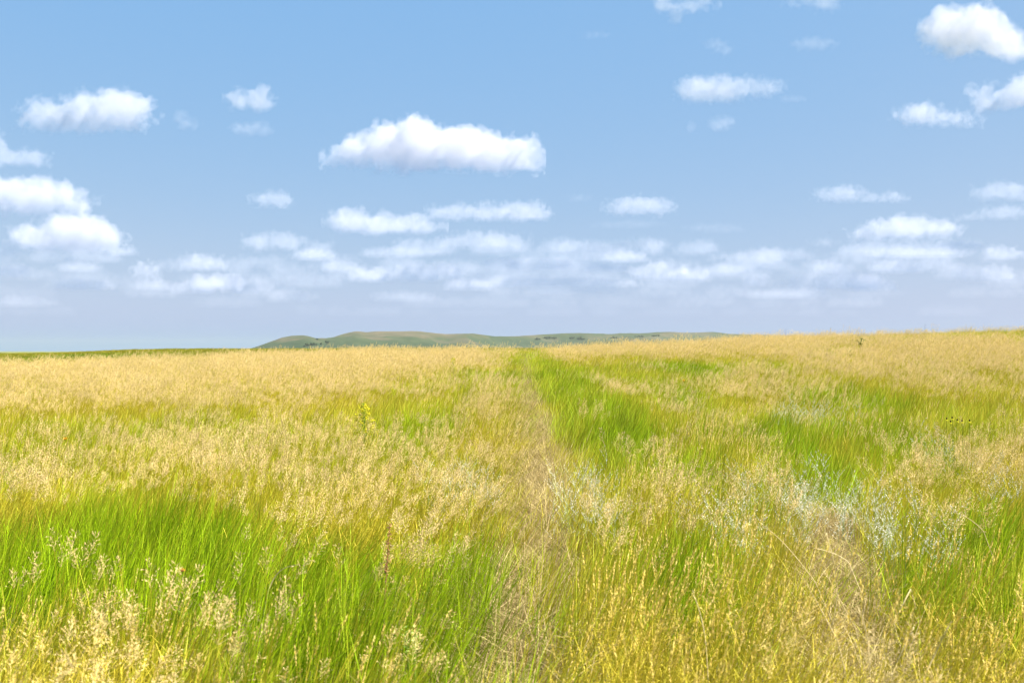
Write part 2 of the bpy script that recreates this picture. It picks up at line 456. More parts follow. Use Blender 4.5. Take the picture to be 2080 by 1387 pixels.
# thick stands of tan seed heads
HEADS = Patches([
    (300, 780, 420, 70, 1.), (700, 760, 330, 60, 1.), (1000, 800, 60, 50, .8), (500, 870, 560, 40, .9), (250, 915, 330, 45, 1.), (620, 945, 330, 40, .9), (900, 960, 160, 45, .9), (560, 1015, 260, 24, .45), (660, 1005, 320, 36, .8), (480, 1035, 130, 22, .5),
    (90, 1310, 270, 115, .62), (40, 1190, 70, 70, .8), (20, 1000, 30, 100, .5), (250, 730, 420, 25, 1.), (700, 725, 330, 22, 1.), (1000, 910, 120, 40, .8),
    (1300, 700, 260, 18, .9), (1700, 700, 380, 34, .95), (1950, 740, 200, 60, 1.), (1280, 775, 70, 26, .9), (1520, 770, 130, 28, .8), (1440, 830, 70, 22, .7), (1850, 770, 110, 30, .9),
    (1640, 830, 90, 14, .7), (1250, 970, 140, 50, .8), (1950, 940, 180, 60, .8), (1500, 1000, 150, 45, .7), (1750, 1000, 200, 40, .8), (1850, 1180, 200, 60, .7), (2000, 880, 110, 40, .8), (1750, 730, 200, 22, .9), (1150, 960, 60, 60, .6)], .68)
GOLD = Patches([
    (1300, 1290, 240, 130, 1.), (1560, 1290, 240, 130, 1.), (1850, 1280, 260, 130, 1.), (2040, 1230, 110, 110, 1.), (1250, 1190, 140, 60, .8), (1560, 1150, 130, 80, .85), (1480, 1170, 80, 60, .7),
    (1850, 1180, 180, 60, .7), (230, 1345, 270, 60, .5), (700, 1330, 160, 60, .35), (80, 1270, 140, 80, .45), (1100, 870, 60, 40, .4), (1460, 890, 90, 30, .5), (1000, 880, 80, 30, .5), (1700, 890, 60, 30, .45)])
SILVER = Patches([
    (1640, 955, 120, 36, .75), (1740, 990, 130, 40, .5), (1810, 1015, 100, 30, .65), (1640, 1010, 60, 30, .5), (1230, 955, 75, 28, 1.), (1170, 985, 60, 25, .6), (985, 945, 100, 28, .85), (1070, 985, 50, 18, .6),
    (1460, 1015, 70, 32, .7), (1440, 980, 60, 22, .4), (2040, 950, 70, 40, .7), (2060, 990, 40, 30, .6), (930, 935, 60, 25, .7), (1900, 900, 90, 25, .25), (1620, 820, 60, 12, .5), (1900, 1030, 60, 20, .6)], .60)

# wheel ruts: polylines on the ground with a half width in metres
def poly(pts, h=.1):
    return np.array([at(px, py, h) for px, py in pts])
RUTS = [(poly([(1065, 716), (1062, 745), (1066, 790), (1078, 850), (1090, 920), (1092, 1000), (1076, 1080), (1058, 1160), (1030, 1290), (1000, 1420), (960, 1560)]), .19),
        (poly([(1640, 1040), (1664, 1085), (1690, 1150), (1712, 1240), (1730, 1330), (1745, 1420)]), .24)]
def rut_dist(x, y, k):
    P, w = RUTS[k]
    x = x + .10 * (fbm(x * 1.5, y * 1.5, 0, 2, 71) - .5) * 2
    best = np.full_like(x, 9e9)
    for a, b in zip(P[:-1], P[1:]):
        ab = b - a; L = (ab ** 2).sum()
        t = np.clip(((x - a[0]) * ab[0] + (y - a[1]) * ab[1]) / L, 0, 1)
        best = np.minimum(best, np.hypot(x - a[0] - t * ab[0], y - a[1] - t * ab[1]))
    return best / (w * np.clip(1 + .07 * (y - 5), 1, 1.9))

# ------------------------------------------------------------------ tufts (kept out of the scene; the grass objects scatter them)
def proto_col(name):
    return bpy.data.collections.new(name)

def blade_tuft(k, n, rad, hmin, hmax, wid, lean):
    mb = MB(); g = np.random.default_rng(100 + k)
    for i in range(n):
        a = g.uniform(0, 2 * math.pi); rr = rad * math.sqrt(g.uniform())
        h = g.uniform(hmin, hmax)
        d = g.normal(0, .16, 2) + np.array([lean, 0])
        cv = g.uniform(.05, .45)
        p0 = np.array([rr * math.cos(a), rr * math.sin(a), -.03])
        pts = []
        for t in (0, .4, .75, 1.):
            pts.append(p0 + np.array([d[0] * h * t + d[0] * cv * h * t * t, d[1] * h * t + d[1] * cv * h * t * t, h * t * (1 - .12 * cv * t)]))
        b = g.uniform(0, math.pi); side = np.array([math.cos(b), math.sin(b), 0])
        w = wid * g.uniform(.7, 1.3)
        mb.ribbon(pts, [w * .8, w, w * .8, w * .08], side, g.uniform())
    return mb

def seed_head(mb, g, base, up, L, kind, r, m=0):
    """open panicle or narrow spike of spikelets round the stem tip"""
    x = np.cross(up, (0, 1, 0.01)); x /= np.linalg.norm(x); y = np.cross(up, x)
    if kind == 'panicle':
        nw = 6
        for i in range(nw):
            t = i / nw; p = base + up * L * t
            for j in range(g.integers(3, 6)):
                a = g.uniform(0, 2 * math.pi); out = x * math.cos(a) + y * math.sin(a)
                bl = L * (.34 * (1 - t) + .08) * g.uniform(.6, 1.15)
                d = out * g.uniform(.5, .95) + up * g.uniform(.5, .9); d /= np.linalg.norm(d)
                q = p + d * bl
                s = np.cross(d, out + up * .1); s /= np.linalg.norm(s) + 1e-6
                mb.ribbon([p, q], [.0009, .0008], s, r, m)
                for e in range(g.integers(2, 5)):
                    dd = d + g.normal(0, .3, 3); dd /= np.linalg.norm(dd)
                    sd = np.cross(dd, g.normal(size=3)); sd /= np.linalg.norm(sd) + 1e-6
                    mb.leaflet(q - d * bl * .3 * e, dd, sd, g.uniform(.009, .015), g.uniform(.0026, .0043), g.uniform(), m)
    else:
        n = int(L / .0055)
        for i in range(n):
            t = i / n; p = base + up * L * t
            a = g.uniform(0, 2 * math.pi)
            out = x * math.cos(a) + y * math.sin(a)
            d = out * .42 + up; d /= np.linalg.norm(d)
            sd = np.cross(d, out); sd /= np.linalg.norm(sd) + 1e-6
            k = math.sin(math.pi * (.12 + .82 * t)) ** .5
            mb.leaflet(p, d, sd, .016 * k * g.uniform(.8, 1.2), .0055 * k, g.uniform(), m)

def stalk_tuft(k, n, rad, hmin, hmax, kind, lean, Lr):
    mb = MB(); g = np.random.default_rng(300 + k)
    for i in range(n):
        a = g.uniform(0, 2 * math.pi); rr = rad * math.sqrt(g.uniform())
        h = g.uniform(hmin, hmax)
        d = g.normal(0, .10, 2) + np.array([lean, 0])
        p0 = np.array([rr * math.cos(a), rr * math.sin(a), -.03])
        f = lambda t: p0 + np.array([d[0] * h * t * (1 + .5 * t), d[1] * h * t * (1 + .5 * t), h * t])
        b = g.uniform(0, math.pi); side = np.array([math.cos(b), math.sin(b), 0])
        L = g.uniform(*Lr)
        r = g.uniform()
        pts = [f(0), f(.5), f(1.)]
        mb.ribbon(pts, [.0024, .0020, .0014], side, r, 1)
        mb.ribbon(pts, [.0024, .0020, .0014], np.array([-side[1], side[0], 0]), r, 1)
        up = f(1.0) - f(.9); up /= np.linalg.norm(up)
        seed_head(mb, g, f(1.) - up * L * .15, up, L, kind, r, 0)
        # a stem leaf or two
        for e in range(2):
            q = f(g.uniform(.2, .6)); aa = g.uniform(0, 2 * math.pi); o = np.array([math.cos(aa), math.sin(aa), 0])
            ll = g.uniform(.08, .18)
            mb.ribbon([q, q + o * ll * .5 + np.array([0, 0, ll * .55]), q + o * ll + np.array([0, 0, ll * .5])], [.003, .003, .0004], np.array([-o[1], o[0], 0]), g.uniform(), 1)
    return mb

def laid_tuft(k, n):
    mb = MB(); g = np.random.default_rng(500 + k)
    for i in range(n):
        p0 = np.array([g.uniform(-.2, .2), g.uniform(-.2, .2), g.uniform(.0, .06)])
        a = g.normal(math.pi * .5, .5) + (math.pi if g.uniform() < .3 else 0)
        L = g.uniform(.15, .5); el = g.uniform(.02, .8)
        d = np.array([math.cos(a) * math.cos(el), math.sin(a) * math.cos(el), math.sin(el)])
        dr = g.uniform(.0, .14)
        pts = [p0 + d * L * t - np.array([0, 0, dr * t * t * L / .4]) + np.array([0, 0, .02]) for t in (0, .35, .7, 1)]
        side = np.cross(d, (g.normal() * .5, g.normal() * .5, 1)); side /= np.linalg.norm(side)
        w = g.uniform(.0018, .0042)
        mb.ribbon(pts, [w, w, w * .8, w * .2], side, g.uniform())
    return mb

def silver_tuft(k):
    mb = MB(); g = np.random.default_rng(700 + k)
    for i in range(5):
        a = g.uniform(0, 2 * math.pi); rr = .10 * math.sqrt(g.uniform())
        p0 = np.array([rr * math.cos(a), rr * math.sin(a), 0]); h = g.uniform(.45, .72)
        d = g.normal(0, .14, 2)
        f = lambda t: p0 + np.array([d[0] * h * t, d[1] * h * t, h * t])
        mb.ribbon([f(0), f(.5), f(1)], [.003, .0025, .001], np.array([1, 0, 0]), .5, 1)
        for br in range(7):
            t0 = g.uniform(.5, .92); b = g.uniform(0, 2 * math.pi); q = f(t0)
            e = q + np.array([math.cos(b) * .06, math.sin(b) * .06, .07]) * g.uniform(.6, 1.3)
            mb.ribbon([q, e], [.0016, .001], np.array([-math.sin(b), math.cos(b), 0]), .5, 1)
            for l in range(11):
                tt = g.uniform(.2, 1.05); p = q + (e - q) * tt
                dd = g.normal(size=3); dd[2] = abs(dd[2]) * .8 + .2; dd /= np.linalg.norm(dd)
                sd = np.cross(dd, g.normal(size=3)); sd /= np.linalg.norm(sd) + 1e-6
                mb.leaflet(p, dd, sd, g.uniform(.006, .012), g.uniform(.003, .005), g.uniform(), 0)
    return mb

def scatter(name, pts, rotz, tilt, scl, idx, gmix, tint, protos, mat_lists, label, cat):
    """ONE object: a cloud of points that carries tufts"""
    col = proto_col(name + '_tufts')
    for k, mb in enumerate(protos):
        o = bpy.data.objects.new('%s_tuft_%02d' % (name, k), mb.mesh(name + '_tuft', mat_lists))
        col.objects.link(o)
    me = bpy.data.meshes.new(name)
    me.from_pydata(pts.tolist(), [], [])
    def put(nm, ty, val, key='value'):
        a = me.attributes.new(nm, ty, 'POINT'); a.data.foreach_set(key, np.ascontiguousarray(val).ravel())
    rot = np.stack([tilt[:, 0], tilt[:, 1], rotz], -1).astype(np.float32)
    put('rot', 'FLOAT_VECTOR', rot, 'vector')
    put('scl', 'FLOAT_VECTOR', scl.astype(np.float32), 'vector')
    put('idx', 'INT', idx.astype(np.int32))
    put('gmix', 'FLOAT', gmix.astype(np.float32)); put('tint', 'FLOAT', tint.astype(np.float32))
    o = link(bpy.data.objects.new(name, me))
    ng = bpy.data.node_groups.new(name + '_scatter', 'GeometryNodeTree')
    ng.interface.new_socket('Geometry', in_out='INPUT', socket_type='NodeSocketGeometry')
    ng.interface.new_socket('Geometry', in_out='OUTPUT', socket_type='NodeSocketGeometry')
    nd = ng.nodes; gi = nd.new('NodeGroupInput'); go = nd.new('NodeGroupOutput')
    ci = nd.new('GeometryNodeCollectionInfo'); ci.inputs[0].default_value = col
    ci.inputs['Separate Children'].default_value = True; ci.inputs['Reset Children'].default_value = True
    ip = nd.new('GeometryNodeInstanceOnPoints'); ip.inputs['Pick Instance'].default_value = True
    def na(nm, ty):
        q = nd.new('GeometryNodeInputNamedAttribute'); q.data_type = ty; q.inputs[0].default_value = nm
        return q.outputs[0]
    L = ng.links
    L.new(gi.outputs[0], ip.inputs['Points']); L.new(ci.outputs[0], ip.inputs['Instance'])
    L.new(na('idx', 'INT'), ip.inputs['Instance Index'])
    er = nd.new('FunctionNodeEulerToRotation'); L.new(na('rot', 'FLOAT_VECTOR'), er.inputs[0]); L.new(er.outputs[0], ip.inputs['Rotation'])
    L.new(na('scl', 'FLOAT_VECTOR'), ip.inputs['Scale'])
    L.new(ip.outputs[0], go.inputs[0])
    md = o.modifiers.new('scatter', 'NODES'); md.node_group = ng
    tag(o, label, cat, kind='stuff')
    return o

def field_points(dens):
    """jittered ground points in front of the camera, dens(d) per square metre"""
    out = []
    ybands = [(-2, 4), (4, 9), (9, 16), (16, 26), (26, 40), (40, 58), (58, 84)]
    for y0, y1 in ybands:
        ym = max(1.0, (y0 + y1) * .5); den = dens(ym); s = 1 / math.sqrt(den)
        hw = .54 * y1 + 7
        gx, gy = np.meshgrid(np.arange(-hw, hw, s), np.arange(y0, y1, s))
        p = np.stack([gx.ravel(), gy.ravel()], -1) + rng.uniform(-.5, .5, (gx.size, 2)) * s
        p = p[np.abs(p[:, 0]) < .54 * np.maximum(p[:, 1], 0) + 7]
        out.append(p)
    p = np.concatenate(out)
    return p[(np.hypot(p[:, 0], p[:, 1]) > .9)]

def env_at(p):
    x, y = p[:, 0], p[:, 1]
    g0 = np.clip(.22 + 1.0 * (fbm(x * .16, y * .10, 0, 4, 81) - .5) + .5 * (fbm(x * .9, y * .5, 0, 3, 82) - .5), 0, .6)
    g = np.maximum(g0, GREEN(x, y) * np.clip(.42 + 1.35 * fbm(x * .9, y * .55, 12, 3, 84), .5, 1))
    d0, d1 = rut_dist(x, y, 0), rut_dist(x, y, 1)
    return x, y, g, d0, d1

WIND = .13
# --- leaf layer
p = field_points(lambda d: 17 if d < 5 else 15 if d < 10 else 11 if d < 20 else 8 if d < 34 else 6)
x, y, g, d0, d1 = env_at(p)
gold = GOLD(x, y); heads = HEADS(x, y)
rutk = np.minimum(d0, d1 * 1.0)
keep = rng.uniform(size=len(x)) < np.clip((rutk - .5) * 1.6, np.where(y > 16, .40, np.where(y > 8, .16, .08)), 1)
p, x, y, g, gold, heads, rutk = [a[keep] for a in (p, x, y, g, gold, heads, rutk)]
far = np.clip((y - 12) / 25, 0, 1)
hs = (.78 + .32 * g - .10 * heads - .16 * gold) * rng.uniform(.72, 1.18, len(x)) * (.72 + .56 * fbm(x * 1.1, y * 1.1, 3, 2, 87)) * np.clip(.45 + .4 * rutk, .45, 1)
ws = 1.0 + .7 * far
protos = [blade_tuft(k, 95, .19, .22, .62, .0042, .20) for k in range(6)]
gm = np.clip(g * .93 - .42 * gold + rng.normal(0, .14, len(x)), 0, 1)
tint = np.clip(.5 + rng.normal(0, .22, len(x)) + .5 * (fbm(x * .5, y * .3, 2, 3, 91) - .5), 0, 1)
scatter('green_grass', np.stack([x, y, H(x, y)], -1), rng.uniform(-.6, .6, len(x)) + np.pi * (rng.uniform(size=len(x)) < 0), np.stack([rng.normal(0, .10, len(x)), rng.normal(.06, .10, len(x))], -1),
        np.stack([ws, ws, hs], -1), rng.integers(0, 6, len(x)), gm, tint, protos, [M['leaf']],
        'green and olive grass blades growing in broad patches over the field', 'grass')

# --- tan panicles and golden spikes
def stalks(name, dens, prob, kinds, label, goldf, hrange, n, Lr, rad, seed):
    p = field_points(dens)
    x, y, g, d0, d1 = env_at(p)
    gold = GOLD(x, y); heads = HEADS(x, y)
    pr = prob(x, y, g, gold, heads) * np.clip((np.minimum(d0, d1) - 1.0) * 1.3, 0, 1) * (1 - .6 * np.clip(SILVER(x, y), 0, 1))
    k = rng.uniform(size=len(x)) < pr
    x, y, g, gold, heads = [a[k] for a in (x, y, g, gold, heads)]
    far = np.clip((y - 12) / 25, 0, 1)
    ws = 1 + .3 * far; hs = rng.uniform(.72, 1.16, len(x)) * (.76 + .48 * fbm(x * .9, y * .9, 6, 2, 88))
    protos = [stalk_tuft(seed + q, n, rad, hrange[0], hrange[1], kinds, WIND, Lr) for q in range(6)]
    scatter(name, np.stack([x, y, H(x, y)], -1), rng.uniform(-.5, .5, len(x)), np.stack([rng.normal(0, .07, len(x)), rng.normal(.03, .07, len(x))], -1),
            np.stack([ws, ws, hs], -1), rng.integers(0, 6, len(x)), np.clip(goldf(gold) + rng.normal(0, .12, len(x)), 0, 1),
            np.clip(.5 + rng.normal(0, .25, len(x)), 0, 1), protos, [M['stalk'], M['stem']], label, 'grass')

dn = lambda d: 13 if d < 5 else 12 if d < 10 else 10.5 if d < 20 else 9 if d < 34 else 7.5
stalks('tan_seed_grass', dn,
       lambda x, y, g, gold, heads: np.clip(.035 + .015 * (y < 9) + .95 * heads * (1 - .93 * np.clip(g * 1.05, 0, 1)) + .45 * (fbm(x * .7, y * .4, 1, 3, 95) - .46) * (1 - g), 0, 1) * (1 - .35 * gold),
       'panicle', 'pale tan grass with open feathery seed heads covering most of the field', lambda gd: .05 + .45 * gd, (.50, .78), 13, (.09, .16), .22, 0)
stalks('golden_spike_grass', dn,
       lambda x, y, g, gold, heads: np.clip(.04 + 1.0 * gold + .10 * heads, 0, 1) * (1 - .8 * np.clip(g * 1.2 - .3, 0, 1)),
       'spike', 'golden grass with narrow upright spikes on slender stems', lambda gd: .35 + .5 * gd, (.42, .70), 30, (.07, .12), .20, 40)

# --- trampled straw in the wheel ruts
P = []
for k, (pl, w) in enumerate(RUTS):
    for a, b in zip(pl[:-1], pl[1:]):
        L = float(np.hypot(*(b - a))); n = int(L * (30 if a[1] < 16 else 14) * (1, .55)[k]) + 1
        t = rng.uniform(size=n)
        q = a + (b - a) * t[:, None]
        nrm = np.array([-(b - a)[1], (b - a)[0]]) / max(L, 1e-6)
        q = q + nrm * (rng.normal(0, w * .75 * np.clip(1 + .07 * (q[:, 1] - 5), 1, 1.8), n))[:, None]
        P.append(np.concatenate([q, np.full((n, 1), math.atan2(*(b - a)[::-1]) - math.pi / 2)], 1))
P = np.concatenate(P)
x, y = P[:, 0], P[:, 1]
scatter('trampled_grass', np.stack([x, y, H(x, y)], -1), P[:, 2] + rng.normal(0, .4, len(x)), np.zeros((len(x), 2)), np.repeat(rng.uniform(.8, 1.25, (len(x), 1)), 3, 1),
        rng.integers(0, 4, len(x)), np.zeros(len(x)), np.clip(.5 + rng.normal(0, .25, len(x)), 0, 1), [laid_tuft(k, 80) for k in range(4)], [M['laid']],
        'flattened greyish straw lying along the worn wheel ruts', 'trampled grass')

# --- silver-leaved plants
p = field_points(lambda d: 11)
x, y = p[:, 0], p[:, 1]
s_ = SILVER(x, y)
k = (rng.uniform(size=len(x)) < s_ * (.8 + 2.8 * fbm(x * 1.6, y * 1.2, 8, 2, 89))) & (rut_dist(x, y, 0) > 1.0)
x, y = x[k], y[k]
scatter('silver_wildflowers', np.stack([x, y, H(x, y)], -1), rng.uniform(0, 6.28, len(x)), rng.normal(0, .08, (len(x), 2)), np.repeat(rng.uniform(.8, 1.14, (len(x), 1)), 3, 1),
        rng.integers(0, 4, len(x)), np.zeros(len(x)), np.clip(.5 + rng.normal(0, .25, len(x)), 0, 1), [silver_tuft(k) for k in range(4)], [M['silver'], M['sprig_stem']],
        'silvery white leafy sprigs scattered in drifts among the grass', 'wildflowers')
# far ridge tufts on the left
nx = 9000
x = rng.uniform(-190, 10, nx); y = rng.uniform(205, 285, nx)
scatter('far_field_grass', np.stack([x, y, H(x, y)], -1), rng.uniform(-.6, .6, nx), rng.normal(0, .08, (nx, 2)), np.stack([rng.uniform(2.5, 4, nx)] * 2 + [rng.uniform(.8, 1.2, nx)], -1),
        rng.integers(0, 3, nx), np.clip(.40 + 1.2 * (fbm(x * .03, y * .06, 0, 3, 99) - .5) + rng.normal(0, .08, nx), 0, 1), rng.uniform(-.45, -.2, nx), [blade_tuft(k, 70, .22, .25, .6, .008, .1) for k in range(3)], [M['leaf']],
        'olive green grass on the farther rise beyond the left side of the field', 'grass')

# ------------------------------------------------------------------ single plants
def zpt(px, py, h):
    x, y = at(px, py, h); return (x, y, float(H(x, y)))

def yellow_plant(px, top_py, label, scale, seed):
    """bushy plant, yellow flower sprays on many branches; top is scale metres high"""
    g = np.random.default_rng(seed)
    o = empty('yellow_wildflower', zpt(px, top_py, scale)); tag(o, label, 'wildflower', 'yellow wildflower plants')
    st, lf = MB(), MB(); sprays = []
    Hh = scale
    st.tube([(0, 0, 0), (.01, 0, Hh * .5), (.0, .01, Hh)], [.006, .005, .002], 5, .5)
    for i in range(20):
        t = .52 + .48 * (i / 19); a = i * 2.4 + g.uniform(-.3, .3)
        L = (1.05 - t) * Hh * .40 + .03
        b0 = np.array([0, 0, Hh * (t - .12)]); d = np.array([math.cos(a), math.sin(a), .75]); d /= np.linalg.norm(d)
        e = b0 + d * L
        st.tube([b0, b0 + d * L * .5 + np.array([0, 0, .01]), e], [.003, .002, .001], 4, .5)
        fl = MB(); sprays.append(fl)
        for k in range(22):
            p = b0 + d * L * g.uniform(.68, 1.02) + g.normal(0, .009, 3)
            dd = g.normal(size=3); dd /= np.linalg.norm(dd); sd = np.cross(dd, g.normal(size=3)); sd /= np.linalg.norm(sd)
            fl.leaflet(p, dd, sd, .022, .016, g.uniform())
        for k in range(3):
            p = b0 + d * L * g.uniform(0, .7); dd = g.normal(size=3); dd[2] = abs(dd[2]); dd /= np.linalg.norm(dd); sd = np.cross(dd, g.normal(size=3)); sd /= np.linalg.norm(sd)
            lf.leaflet(p, dd, sd, .045, .013, g.uniform())
    st.build('stem', M['yleaf'], o); [q.build('flower_spray', M['yellow'], o) for q in sprays]; lf.build('foliage', M['yleaf'], o)
yellow_plant(739, 806, 'tall bushy yellow wildflower left of the wheel rut, brightest flower in the field', .98, 1)
yellow_plant(920, 722, 'smaller faint yellow wildflower farther off near the crest, left of the rut', .92, 2)

def coneflower(px, py, label, tilt, seed):
    g = np.random.default_rng(seed)
    h = .78
    x, y = at(px, py, h); o = empty('coneflower', (x, y, float(H(x, y)))); tag(o, label, 'coneflower', 'dark coneflowers among the tan grass on the right')
    st = MB(); st.tube([(0, 0, 0), (.01, 0, h * .5), (tilt * .05, 0, h)], [.003, .0025, .002], 5, .5)
    for k in range(6):
        a = g.uniform(0, 6.28); q = np.array([0, 0, g.uniform(.15, .5)]); st.leaflet(q, np.array([math.cos(a), math.sin(a), .8]) / 1.28, np.array([-math.sin(a), math.cos(a), 0]), .09, .01, .5)
    st.build('stem', M['yleaf'], o)
    c = MB(); c.ball((tilt * .05, 0, h + .010), .0075, .0075, .012, .5, 0, 9, 7, .1); c.build('cone', M['cone'], o, smooth=True)
    pt = MB()
    for k in range(9):
        a = k * .698 + g.uniform(-.1, .1); out = np.array([math.cos(a), math.sin(a), 0]); sd = np.array([-out[1], out[0], 0])
        p0 = np.array([tilt * .05, 0, h - .004]) + out * .006
        pt.ribbon([p0, p0 + out * .010 + np.array([0, 0, -.004]), p0 + out * .015 + np.array([0, 0, -.018])], [.003, .007, .002], sd, g.uniform())
    pt.build('petals', M['yellow'], o)
for i, (px, py, lab, tl) in enumerate([
        (1919.8, 852, 'dark coneflower standing apart at the left end of the coneflower row', .3), (1936, 850, 'topmost dark coneflower of the tight cluster of three', -.3),
        (1938.5, 854.5, 'right dark coneflower of the tight cluster of three, leaning right', .6), (1934.5, 857.5, 'lowest dark coneflower of the tight cluster of three, yellow petals below', -.5),
        (1953.4, 856.5, 'small dark coneflower between the cluster of three and the right end', 0.), (1967.7, 855.8, 'dark coneflower at the right end of the row, yellow petals spread', .1)]):
    coneflower(px, py, lab, tl, 20 + i)

def orange_flower(px, py, h, label, seed, sc=1.):
    g = np.random.default_rng(seed)
    x, y = at(px, py, h); o = empty('orange_flower', (x, y, float(H(x, y)))); tag(o, label, 'orange flower', 'orange flowers')
    st = MB(); st.tube([(0, 0, 0), (.01, 0, h * .5), (0, 0, h)], [.003, .0025, .002], 5, .5)
    for k in range(5):
        a = g.uniform(0, 6.28); st.leaflet((0, 0, g.uniform(.1, .5)), np.array([math.cos(a), math.sin(a), .8]) / 1.28, np.array([-math.sin(a), math.cos(a), 0]), .07, .014, .5)
    st.build('stem', M['yleaf'], o)
    pt = MB()
    for k in range(14):
        a = k * 2.4; el = .2 + .9 * (k / 14); out = np.array([math.cos(a) * math.cos(el), math.sin(a) * math.cos(el), math.sin(el)]); sd = np.array([-math.sin(a), math.cos(a), 0])
        pt.ribbon([np.array([0, 0, h]), np.array([0, 0, h]) + out * .018 * sc, np.array([0, 0, h]) + out * .036 * sc], [.008, .017 * sc, .005], sd, g.uniform())
    pt.build('petals', M['orange'], o)
    c = MB(); c.ball((0, 0, h + .004), .009, .009, .008, .5, 0, 7, 5); c.build('flower_centre', M['dock'], o)
orange_flower(133, 893, .62, 'small orange flower in olive grass at the far left', 31)
orange_flower(1389, 774, .74, 'tiny orange flower right of the green strip, farthest of the orange flowers', 32)
orange_flower(372, 1160, .55, 'orange flower in the deep green grass of the near left', 33, .5)

def dock(px, py):
    h = .80; g = np.random.default_rng(44)
    x, y = at(px, py, h); o = empty('dock_plant', (x, y, float(H(x, y)))); tag(o, 'dead reddish brown seed stalk upright in the green grass left of the rut', 'weed')
    st = MB(); st.tube([(-.03, 0, 0), (-.015, 0, h * .5), (.012, 0, h)], [.005, .004, .0015], 6, .3)
    st.build('stem', M['dock'], o)
    sd_ = MB()
    for k in range(150):
        t = g.uniform(.70, 1.); p = np.array([-.015 + .027 * (t - .5) * 2 * (t > .5), 0, h * t]); w = .011 * math.sin(math.pi * min(1, (t - .66) / .38)) + .003
        dd = g.normal(size=3); dd /= np.linalg.norm(dd); sd = np.cross(dd, g.normal(size=3)); sd /= np.linalg.norm(sd)
        sd_.leaflet(p + dd * w * g.uniform(0, 1), dd, sd, .010, .008, g.uniform())
    sd_.build('seed_spike', M['dock'], o)
dock(787, 1068)

def leafy_weed(px, py, h, w, mat, label, name, cat, n, seed, L=.05, W=.022, LO=.35):
    g = np.random.default_rng(seed)
    x, y = at(px, py, h); o = empty(name, (x, y, float(H(x, y)))); tag(o, label, cat)
    st, lf = MB(), MB()
    for k in range(4):
        a = g.uniform(0, 6.28); e = np.array([math.cos(a) * w * .45 * (k > 0), math.sin(a) * w * .45 * (k > 0), h * g.uniform(.85, 1)])
        st.tube([(0, 0, 0), e * np.array([.4, .4, .5]), e], [.005, .004, .002], 5, .5)
        for i in range(n):
            t = g.uniform(LO, 1.02); p = e * np.array([t * t, t * t, t])
            b = g.uniform(0, 6.28); dd = np.array([math.cos(b), math.sin(b), g.uniform(.1, .9)]); dd /= np.linalg.norm(dd); sd = np.array([-math.sin(b), math.cos(b), 0])
            s = g.uniform(.6, 1.2)
            lf.ribbon([p, p + dd * L * s * .5, p + dd * L * s], [W * s * .3, W * s, W * s * .1], sd, g.uniform())
    st.build('stem', M['yleaf'], o); lf.build('foliage', mat, o)
leafy_weed(843, 1252, .56, .12, M['pleaf'], 'pale mint-leaved young plant low in the near green grass', 'leafy_weed', 'weed', 12, 51, .020, .013, .82)
leafy_weed(1749, 686, .80, .28, M['dleaf'], 'dark green leafy weed standing alone high on the right slope', 'leafy_weed', 'weed', 40, 52, .11, .04)
leafy_weed(1725, 711, .62, .25, M['dleaf'], 'low green leafy weed just below and left of the darker one, right slope', 'leafy_weed', 'weed', 30, 53, .11, .045)

def skyline_stalk(px, top_py, label, seed):
    g = np.random.default_rng(seed)
    x = (px - 1040) / F * YC; z0 = float(H(x, YC)); h = CAM[2] + (HOR - top_py) / F * YC - z0
    o = empty('tall_stalk', (x, YC, z0)); tag(o, label, 'stalk', 'tall stalks on the crest')
    st = MB(); st.tube([(0, 0, 0), (.02, 0, h * .6), (.03, 0, h)], [.004, .003, .002], 5, .5)
    for k in range(3):
        t = .65 + .09 * k; a = g.uniform(-.4, .4) + (math.pi if k % 2 else 0)
        st.tube([(.02, 0, h * t), (.02 + math.cos(a) * .05, math.sin(a) * .05, h * t + .10)], [.003, .002], 4, .5)
    st.build('stem', M['dstem'], o)
    sd_ = MB()
    for k in range(30):
        t = g.uniform(.72, 1.); p = np.array([.03, 0, h * t]); dd = g.normal(size=3); dd /= np.linalg.norm(dd); s2 = np.cross(dd, g.normal(size=3)); s2 /= np.linalg.norm(s2)
        sd_.leaflet(p + dd * .006, dd, s2, .02, .007, g.uniform())
    sd_.build('seed_head', M['dstem'], o)
skyline_stalk(1878, 656.5, 'tallest dark stalk poking above the skyline near the right edge', 61)
skyline_stalk(1686, 664, 'thin dark stalk poking above the skyline, second from the right', 62)
skyline_stalk(1595, 668, 'faint short stalk poking above the skyline, leftmost of the three', 63)

